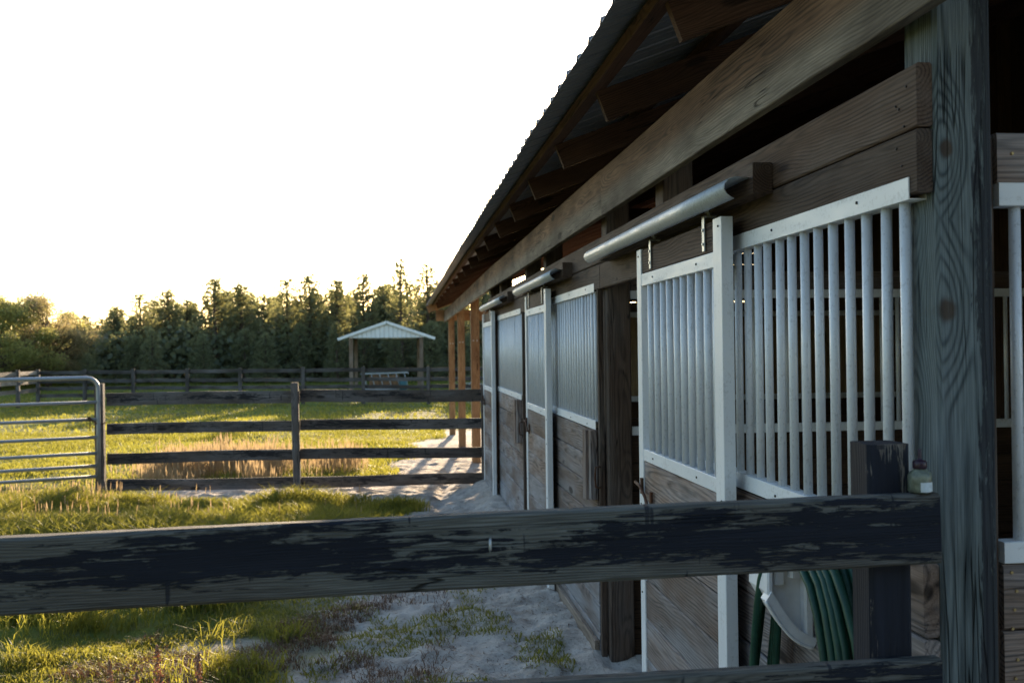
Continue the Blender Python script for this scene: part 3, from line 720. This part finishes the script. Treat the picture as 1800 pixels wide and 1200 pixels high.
# ------------------------------------------------------------------ mid fence
mf = thing('paddock_fence', (-1.25, 13.2, 0), 'four rail board fence across the paddock ending at the barn', 'fence')
def mpost(x, y, h, w=.10, lean=0., mat='mboard'):
    z = hz(x, y); MB().beam((x, y, z-.2), (x - lean, y, h), w, w, up=(0, 1, 0), nseg=6, cham=.008, rough=.001).build('post', M[mat], mf)
mpost(-1.262, 13.18, 1.415, .092, .028); mpost(-3.66, 13.2, 1.44, .105, .01); mpost(1.12, 13.28, 1.33, .08)
RL = [(1.235, 1.238, 1.211, .158), (.867, .867, .852, .136), (.503, .501, .476, .135), (.17, .143, .136, .143)]
for i, (za, zb, zc, h) in enumerate(RL):
    MB().beam((-3.60, 13.262, za), (-1.235, 13.262, zb), .03, h, nseg=12, cham=.004, bow=.006, rough=.0015).build('board', M['mboard'], mf)
    MB().beam((-1.232, 13.262, zb), (1.135, 13.262, zc), .03, h, nseg=12, cham=.004, bow=.006, rough=.0015).build('board', M['mboard'], mf)

# tube gate
gt = thing('tube_gate', (-3.78, 13.2, 0), 'galvanised seven rail tube gate with rounded corner chained to the fence post', 'gate')
gd = Vector((-.93, -.37, 0)); g0 = Vector((-3.655, 13.09, 0)); GL = 3.6
zt = 1.515; zbm = .30; rc = .13
m = MB()
P0 = [g0 + gd*GL + Vector((0, 0, zbm)), g0 + gd*GL + Vector((0, 0, zt - rc))]
for a in (30, 60, 90): P0.append(g0 + gd*(GL - rc*(1-math.cos(R(a)))) + Vector((0, 0, zt - rc + rc*math.sin(R(a)))))
P0 += [g0 + gd*(GL*.5) + Vector((0, 0, zt))]
for a in (90, 70, 50, 30, 10, 0): P0.append(g0 + gd*(rc*(1-math.cos(R(a)))) + Vector((0, 0, zt - rc + rc*math.sin(R(a)))))
P0 += [g0 + Vector((0, 0, .9)), g0 + Vector((0, 0, zbm-.03))]
m.tube(P0, .026, 12); m.build('frame', M['gate'], gt)
for z in (1.215, 1.005, .785, .59, .435, .305):
    MB().tube([g0 + gd*.02 + Vector((0, 0, z)), g0 + gd*GL*.5 + Vector((0, 0, z)), g0 + gd*(GL-.02) + Vector((0, 0, z))], .021, 10).build('rail', M['gate'], gt)
m = MB()
pc = Vector((-3.66, 13.15, 1.0))
for i in range(14):
    a = i/13; c = g0 + gd*.09 + Vector((0, -.03, 1.03)); q = c.lerp(pc + Vector((.08, -.02, -.04)), a) + Vector((0, 0, -.05*math.sin(a*3.14)))
    m.tube([q + Vector((-.014, 0, 0)), q + Vector((0, 0, .009)), q + Vector((.014, 0, 0)), q + Vector((0, 0, -.009)), q + Vector((-.014, 0, 0))], .004, 5)
m.tube([g0 + gd*.09 + Vector((0, -.03, 1.03 - .02*i)) + Vector((.006*(i % 2), 0, 0)) for i in range(9)], .006, 6)
m.tube([g0 + gd*(.1 + .01*math.cos(i)) + Vector((0, -.03 + .02*math.sin(i), 1.03)) for i in range(7)], .010, 6)
m.build('chain', M['rust'], gt)

# ------------------------------------------------------------------ far fence
def ray_x(px, Y):   # sideways offset of a direction read off the survey, at distance Y
    return Y * math.tan(math.atan((px - 900) / 1800.) + R(6.43))
ff = thing('pasture_fence', (-8, 42, -.3), 'long dark four board fence across the far pasture', 'fence')
fp = [(67, 45.5), (149, 45.), (234, 44.5), (329, 43.8), (422, 43.), (532, 42), (638, 41.3), (752, 40.5), (862, 39.8), (975, 39.)]
pts = [(ray_x(a, b), b, 1.17) for a, b in fp]
fz = hz
for i, (x, y, zt_) in enumerate(pts):
    z = fz(x, y); MB().beam((x, y-.06, z-.2), (x, y-.06, zt_ + random.uniform(-.02, .03)), .14, .14, up=(0, 1, 0), cham=.01).build('post', M['farboard'], ff)
    if i < len(pts)-1:
        x2, y2, _ = pts[i+1]
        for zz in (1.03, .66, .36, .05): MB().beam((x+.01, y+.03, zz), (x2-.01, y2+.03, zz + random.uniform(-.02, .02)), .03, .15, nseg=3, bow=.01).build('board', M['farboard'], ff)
cf = thing('corner_fence', (-16, 43, -.3), 'sunlit pale board fence running toward the gate at the far left', 'fence')
q0 = pts[0]; q1 = (ray_x(32, 43.5), 43.5, 1.17); q2 = (ray_x(-20, 41), 41., 1.17); q3 = (ray_x(-90, 38.5), 38.5, 1.2)
for a, b in ((q0, q1), (q1, q2), (q2, q3)):
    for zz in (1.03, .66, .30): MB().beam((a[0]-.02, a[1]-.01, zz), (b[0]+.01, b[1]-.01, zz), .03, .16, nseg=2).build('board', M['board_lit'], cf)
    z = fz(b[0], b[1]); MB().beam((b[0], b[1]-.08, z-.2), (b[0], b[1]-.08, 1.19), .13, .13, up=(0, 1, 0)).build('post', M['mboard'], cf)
# ------------------------------------------------------------------ run-in shelter
sx = -.47; sh = thing('horse_shelter', (sx, 49, hz(sx, 49)), 'small open shelter with white metal gable roof on four wooden posts', 'shelter')
zg = hz(sx, 49)
ez = 2.33; apex = 3.12; hw = 2.27
for dx in (-1.68, 1.64):
    for yy in (49.1, 55.0): MB().box(sx+dx-.09, sx+dx+.09, yy-.09, yy+.09, zg-.3, 2.45, 'z').build('post', M['opost2'], sh)
m = MB()
for s_ in (-1, 1):
    a = Vector((sx + s_*hw, 0, ez)); b = Vector((sx, 0, apex))
    m.quad([(a.x, 48.8, a.z), (a.x, 55.3, a.z), (b.x, 55.3, b.z), (b.x, 48.8, b.z)]); m.quad([(a.x, 48.8, a.z+.05), (b.x, 48.8, b.z+.05), (b.x, 55.3, b.z+.05), (a.x, 55.3, a.z+.05)])
    m.quad([(a.x, 48.8, a.z), (a.x, 48.8, a.z+.05), (a.x, 55.3, a.z+.05), (a.x, 55.3, a.z)])
m.build('roof', M['shed'], sh)
m = MB()
for s_ in (-1, 1): m.beam((sx + s_*(hw+.02), 48.78, ez+.01), (sx + s_*.0, 48.78, apex+.01), .03, .13, up=(0, 0, 1))
m.build('fascia', M['shed'], sh)
def gz(x): return apex - (apex-ez)*abs(x-sx)/hw - .05
for yy, nm in ((48.92, 'gable_panel'), (55.1, 'gable_panel')):
    m = MB(); n = 17; xs = np.linspace(sx-1.76, sx+1.76, n+1)
    for i in range(n):
        xa, xb = xs[i], xs[i+1]-.022
        m.quad([(xa, yy, 2.40), (xb, yy, 2.40), (xb, yy, gz(xb)), (xa, yy, gz(xa))])
        m.quad([(xb, yy, 2.40), (xs[i+1], yy-.03, 2.40), (xs[i+1], yy-.03, gz(xs[i+1])), (xb, yy, gz(xb))])
    m.build(nm, M['shed'], sh)
hf = thing('hay_feeder', (-.75, 50.5, zg), 'white slanted tube hay feeder holding brown hay under the shelter', 'feeder')
m = MB(); xa, xb = -1.75, .55
for yy in (50.2, 51.3):
    m.tube([(xa, yy, .66+zg+.2), (xb, yy, .70+zg+.2)], .035, 6); m.tube([(xa+.05, yy, zg+.1), (xb-.02, yy, zg+.12)], .035, 6)
    for i in range(6): m.tube([(xa+.1+.4*i, yy, .86+zg), (xa+.32+.4*i, yy, zg+.1)], .022, 6)
for xx in (xa, xb): m.tube([(xx, 50.2, .86+zg), (xx, 51.3, .86+zg)], .03, 6)
m.build('frame', M['sign'], hf)
m = MB(); m.box(-1.35, .1, 50.3, 51.2, zg+.05, zg+.78, 'x', nseg=14, rough=.05, cham=.08); m.build('hay', M['hay'], hf)
tb = thing('barrel', (.3, 50.1, zg), 'small teal plastic barrel at the end of the hay feeder', 'barrel')
MB().lathe([(.1, 0), (.17, .01), (.2, .3), (.19, .6), (.15, .62)], (.3, 50.0, zg), 14).build('drum', M['teal'], tb)
MB().lathe([(.205, .2), (.215, .22), (.205, .24)], (.3, 50.0, zg), 14).build('hoop', M['teal'], tb)

# ------------------------------------------------------------------ trees
M['bark'] = plain('pine_bark', (.10, .07, .05), .9, .4, 9.)
M['pine'] = leafmat('hazy_pine_needles', (.11, .135, .095), (.20, .215, .12), (.40, .39, .15), .5)  # base colour raised: distance haze is put into the needles
M['leafg'] = leafmat('spring_leaves', (.09, .11, .03), (.23, .23, .07), (.60, .56, .18), .5)
M['leafb'] = leafmat('bronze_leaves', (.10, .075, .03), (.24, .20, .10), (.50, .42, .20), .5)
def leaf_mesh(name, C, size, mat, tint, up_bias=.0, elong=1., D=None):
    n = len(C); d = rng.normal(size=(n, 3)) if D is None else D; d /= np.linalg.norm(d, axis=1)[:, None] + 1e-9
    e = rng.normal(size=(n, 3)); e -= d * (e*d).sum(1)[:, None]; e /= np.linalg.norm(e, axis=1)[:, None] + 1e-9
    L = size[:, None] * elong; W = size[:, None]
    V = np.empty((n, 4, 3)); V[:, 0] = C; V[:, 1] = C + d*L*.5 + e*W*.5; V[:, 2] = C + d*L; V[:, 3] = C + d*L*.5 - e*W*.5
    o = np.arange(n)[:, None]*4
    return np_mesh(name, V.reshape(-1, 3), [o + np.array([[0, 1, 2, 3]])], mat, {'tint': np.repeat(tint, 4)})
def pine_proto(H, W, seed, sparse=1.):
    r = np.random.default_rng(seed); C = []; D = []; T = []
    tk = MB(); tk.tube([(0.03*math.sin(i+seed), .03*math.cos(i*1.3), H*i/6) for i in range(7)], [.13*(1-i/7)+.012 for i in range(7)], 7)
    z = H*.08
    while z < H*.985:
        f = (z/H); prof = ((1.01-f)**.78) * (.8 + .35*r.random()) * (1 if f > .2 else .85)
        nb = int(r.integers(5, 9)); ph = r.random()*6.28
        for b in range(nb):
            a = ph + 6.283*b/nb + r.normal()*.25; Lb = W*.5*prof*r.uniform(.6, 1.25) + .08; rise = r.uniform(.2, .6)*Lb*(.5+f)
            if r.random() > .85*sparse + .15: continue
            e = np.array([math.cos(a)*Lb, math.sin(a)*Lb, rise])
            if Lb > .35: tk.tube([(0, 0, z), tuple(e*.6 + np.array([0, 0, z])), tuple(e + np.array([0, 0, z]))], [.025, .015, .006], 4, cap=False)
            nt = max(2, int(Lb/.13))
            for k in range(nt):
                q = .3 + .7*(k+1)/nt; base = e*q + np.array([0, 0, z]) + r.normal(size=3)*.13; nn = 10
                dd = r.normal(size=(nn, 3))*.75 + e/np.linalg.norm(e)*.6 + np.array([0, 0, .65]); C.append(np.repeat(base[None], nn, 0)); D.append(dd)
                T.append(np.clip(r.uniform(0, .5, nn) + .5*q*r.random(), 0, 1))
            if r.random() > .25: continue
            nn = 10; C.append(np.repeat((e + np.array([0, 0, z]))[None], nn, 0) + r.normal(size=(nn, 3))*.03 + np.array([0, 0, 1.])*r.random((nn, 1))*.16); D.append(np.stack([r.normal(size=nn)*.35, r.normal(size=nn)*.35, np.ones(nn)], 1)); T.append(r.uniform(.3, 1, nn))
        z += r.uniform(.18, .30)*(1.1 - .5*f)
    nn = 20; C.append(np.stack([r.normal(size=nn)*.015, r.normal(size=nn)*.015, H*(.93+.07*r.random(nn))], 1)); D.append(np.stack([r.normal(size=nn)*.25, r.normal(size=nn)*.25, np.ones(nn)], 1)); T.append(r.random(nn))
    C = np.concatenate(C); D = np.concatenate(D); T = np.concatenate(T)
    crown = leaf_mesh('crown', C, r.uniform(.03, .06, len(C)), M['pine'], T, elong=4.2, D=D)
    root = bpy.data.objects.new('pine_tree', None); link(root)
    tk.build('trunk', M['bark'], root); link(crown, root)
    return root
protos = [pine_proto(6.4, 3.0, 1), pine_proto(6.0, 2.6, 2), pine_proto(6.6, 2.4, 3, .8), pine_proto(6.2, 3.4, 4), pine_proto(7.0, 2.9, 5, .5), pine_proto(6.3, 2.8, 6, .75), pine_proto(6.0, 3.6, 8, .85)]
used = [False]*7
PH = [6.4, 6.0, 6.6, 6.2, 7.0, 6.3, 6.0]
def put_pine(k, x, y, H, label, group, wid=1.):
    if not used[k]: o = protos[k]; used[k] = True
    else: o = copy_tree(protos[k])
    s = H / PH[k]; o.scale = (s*wid, s*wid, s); o.location = (x, y, hz(x, y) - .05); o.rotation_euler = (0, 0, random.random()*6.28)
    return tag(o, label, 'pine tree', group)
# survey of the skyline: direction, top height angle -> pines of their own
def topH(px, py, Y):
    D = Y*math.cos(R(6.43)); hor = 612.5 - (px-900)*.0122; return 1.81 + (hor - py)*D/1800 - 0
front = [(150, 562, 70, 'low bushy pine beside the bronze tree at the left'), (206, 545, 66, 'short rounded pine left of the twin topped pines'), (246, 524, 64, 'pine with a thin leader, left of the broad pine'),
         (296, 517, 65, 'broad pine with a double top in the left half of the tree line'), (330, 533, 67, 'blunt pine with a flat crown right of the broad double topped pine'), (378, 497, 63, 'dark pointed pine standing above its neighbours on the left'),
         (424, 506, 64, 'pine with two thin leaders right of the dark pointed pine'), (466, 524, 66, 'short pine in the dip of the tree line'), (504, 497, 63, 'wide pine left of the sharp leader pine'), (545, 488, 62, 'narrow pine with a sharp leader left of the shelter'),
         (592, 496, 63, 'rounded pine just left of the shelter roof'), (640, 486, 62, 'pointed pine above the shelter roof left slope'), (674, 506, 66, 'lower pine directly above the shelter apex'), (706, 460, 61, 'tallest open crowned pine right of the shelter apex'),
         (752, 472, 64, 'thin crowned pine lit from behind beside the barn eave'), (800, 505, 62, 'pine behind the far barn posts'), (850, 500, 63, 'pine hidden mostly behind the barn wall')]
for i, (px, py, Y, lab) in enumerate(front):
    k = 4 if px in (706, 752) else [0, 1, 2, 3, 5, 6][(i*5) % 6]
    put_pine(k, ray_x(px, Y), Y, topH(px, py, Y), lab, 'pines along the front of the tree line', random.uniform(.95, 1.4))
for row, (Y, n, x0, x1, h0, h1) in enumerate([(67, 20, -23, 9, 4.8, 6.0), (71, 22, -25, 10, 5.2, 6.6), (76, 22, -27, 12, 5.6, 7.0), (60, 13, -17, 6, 3.0, 4.2)]):
    for i in range(n):
        x = x0 + (x1-x0)*(i + random.uniform(-.3, .3))/(n-1); yy = Y + random.uniform(-1.5, 1.5)
        px = 900 + 1800*math.tan(math.atan(x/yy) - R(6.43)); cap = np.interp(px, [0, 130, 200, 300, 400, 600, 700, 900], [3.7, 3.7, 4.5, 5.3, 5.7, 5.95, 6.2, 6.3])
        H = cap * random.uniform(.80, 1.03) if Y > 62 else random.uniform(h0, h1)*.9*cap/6.2
        put_pine(random.choice((0, 1, 2, 3, 5, 6)), x, yy, H, ['dense pine in the second rank of the tree line', 'dense pine in the third rank of the tree line', 'dense pine at the back of the tree line', 'young pine standing low at the foot of the tree line'][row], ['second rank pines', 'third rank pines', 'back rank pines', 'low young pines at the wood edge'][row], 1.3)
for i in range(10):  # unseen pines added behind the camera to cut skylight and reflections on facing surfaces
    put_pine(i % 7, -21 + i*3.6, -15 - 2*((i*3) % 4), 12 + (i*5) % 4, 'unseen tall pine added behind the camera to darken surfaces facing it', 'unseen pines added behind the camera', 1.25)
# dark undergrowth filling the wood
n = 60000; X = rng.uniform(-45, 25, n); Y = rng.uniform(61, 84, n); Hh = 2.2 + 2.0*fbm(X*.4, Y*.4, 77); Z = rng.random(n)*Hh + height(X, Y)
und = leaf_mesh('undergrowth', np.stack([X, Y, Z], 1), rng.uniform(.15, .35, n), M['pine'], rng.random(n)*.35, elong=1.3); link(und)
tag(und, 'dark tangled undergrowth filling the pine wood', 'undergrowth', kind='stuff')
def broadleaf(name, px, Y, ytop, w, mat, label, n=20000, dens=.5, sz=(.05, .11)):
    x0 = ray_x(px, Y); H = topH(px, ytop, Y); th = thing(name, (x0, Y, hz(x0, Y)), label, 'tree')
    r = np.random.default_rng(int(px)+500); tk = MB(); cl = []
    zb = hz(x0, Y)
    tk.tube([(x0, Y, zb-.1), (x0+.1, Y, zb+H*.3), (x0-.05, Y, zb+H*.6), (x0, Y, zb+H*.9)], [.2, .16, .1, .02], 8)
    for k in range(64):
        f = r.uniform(.16, .97); a = r.random()*6.28; rad = w*.5*math.sin(min(1, (1.04-f)*2.0)*1.57)*r.uniform(.3, 1.0)
        c = np.array([x0 + math.cos(a)*rad, Y + math.sin(a)*rad, zb + H*f]); cl.append((c, r.uniform(.3, .62)*w/4))
        tk.tube([(x0, Y, zb + H*f*.55), ((x0+c[0])/2, (Y+c[1])/2, zb + H*f*.75), tuple(c)], [.05, .03, .01], 4, cap=False)
    for k in range(10):
        c = cl[k][0] * [1, 1, 1] + [0, 0, 0]
    tk.build('trunk', M['bark'], th)
    C = []; T = []; per = n // len(cl)
    for c, s in cl:
        d = r.normal(size=(per, 3)); d /= np.linalg.norm(d, axis=1)[:, None]; d *= (r.random(per)**.4)[:, None]*s*np.array([1.25, 1.25, .85]); C.append(c + d); T.append(np.clip(.35 + .5*d[:, 2]/s + r.normal(size=per)*.2, 0, 1))
    C = np.concatenate(C); C[:, 2] = np.maximum(C[:, 2], zb+.15)
    C -= np.array([x0, Y, zb]); cr = leaf_mesh('crown', C, r.uniform(sz[0], sz[1], len(C)), mat, np.concatenate(T), elong=1.4); link(cr, th)
broadleaf('broadleaf_tree', -6, 57, 524, 6.0, M['leafg'], 'large yellow green leafy tree cut by the left edge', n=24000)
broadleaf('broadleaf_tree', 84, 60, 514, 4.6, M['leafb'], 'round bronze tinted tree with fine twigs near the left edge', n=20000, sz=(.04, .085))
broadleaf('broadleaf_tree', 30, 64, 540, 4.6, M['leafg'], 'green leafy tree between the left edge tree and the bronze tree')
broadleaf('broadleaf_tree', 122, 68, 552, 3.4, M['leafg'], 'small yellow green tree just right of the bronze tree', n=9000)
broadleaf('broadleaf_tree', -90, 60, 500, 5.2, M['leafg'], 'leafy tree beyond the left edge of the view')

# ------------------------------------------------------------------ world, sun, camera
SUN_EL, SUN_AZ = R(11.2), R(6.9)
w = bpy.data.worlds.new('World'); sc.world = w; w.use_nodes = True; nt = w.node_tree; nt.nodes.clear()
out = nt.nodes.new('ShaderNodeOutputWorld'); bg = nt.nodes.new('ShaderNodeBackground'); sky = nt.nodes.new('ShaderNodeTexSky')
sky.sky_type = 'NISHITA'; sky.sun_disc = False; sky.sun_elevation = SUN_EL; sky.sun_rotation = SUN_AZ
sky.air_density = 1.; sky.dust_density = 1.0; sky.ozone_density = 1.6; sky.altitude = 30
bg.inputs['Strength'].default_value = .40
nt.links.new(sky.outputs[0], bg.inputs[0]); nt.links.new(bg.outputs[0], out.inputs[0])
sd_ = bpy.data.lights.new('sun', 'SUN'); sd_.energy = 18.; sd_.angle = R(.55); sd_.color = (1., .76, .50)
so = bpy.data.objects.new('sun', sd_); link(so)
dirv = Vector((math.sin(SUN_AZ)*math.cos(SUN_EL), math.cos(SUN_AZ)*math.cos(SUN_EL), math.sin(SUN_EL)))
so.rotation_euler = dirv.to_track_quat('Z', 'Y').to_euler()

YAW, PIT, ROL = R(6.43), R(.40), R(.70)
Rv = Vector((math.cos(YAW), -math.sin(YAW), 0)); Fh = Vector((math.sin(YAW), math.cos(YAW), 0))
f = Fh*math.cos(PIT) + Vector((0, 0, math.sin(PIT))); U = -Fh*math.sin(PIT) + Vector((0, 0, math.cos(PIT)))
r_ = Rv*math.cos(ROL) - U*math.sin(ROL); u_ = Rv*math.sin(ROL) + U*math.cos(ROL)
cam = bpy.data.cameras.new('camera'); co = bpy.data.objects.new('camera', cam); link(co)
cam.sensor_width = 36; cam.lens = 36; cam.clip_end = 3000; cam.clip_start = .05
co.matrix_world = Matrix(((r_.x, u_.x, -f.x, 0), (r_.y, u_.y, -f.y, 0), (r_.z, u_.z, -f.z, 1.81), (0, 0, 0, 1)))
cam.dof.use_dof = True; cam.dof.focus_distance = 3.7; cam.dof.aperture_fstop = 5.8
sc.camera = co
sc.view_settings.view_transform = 'Standard'; sc.view_settings.look = 'None'; sc.view_settings.exposure = 0
sc.cycles.max_bounces = 6; sc.cycles.transparent_max_bounces = 4; sc.cycles.use_denoising = True
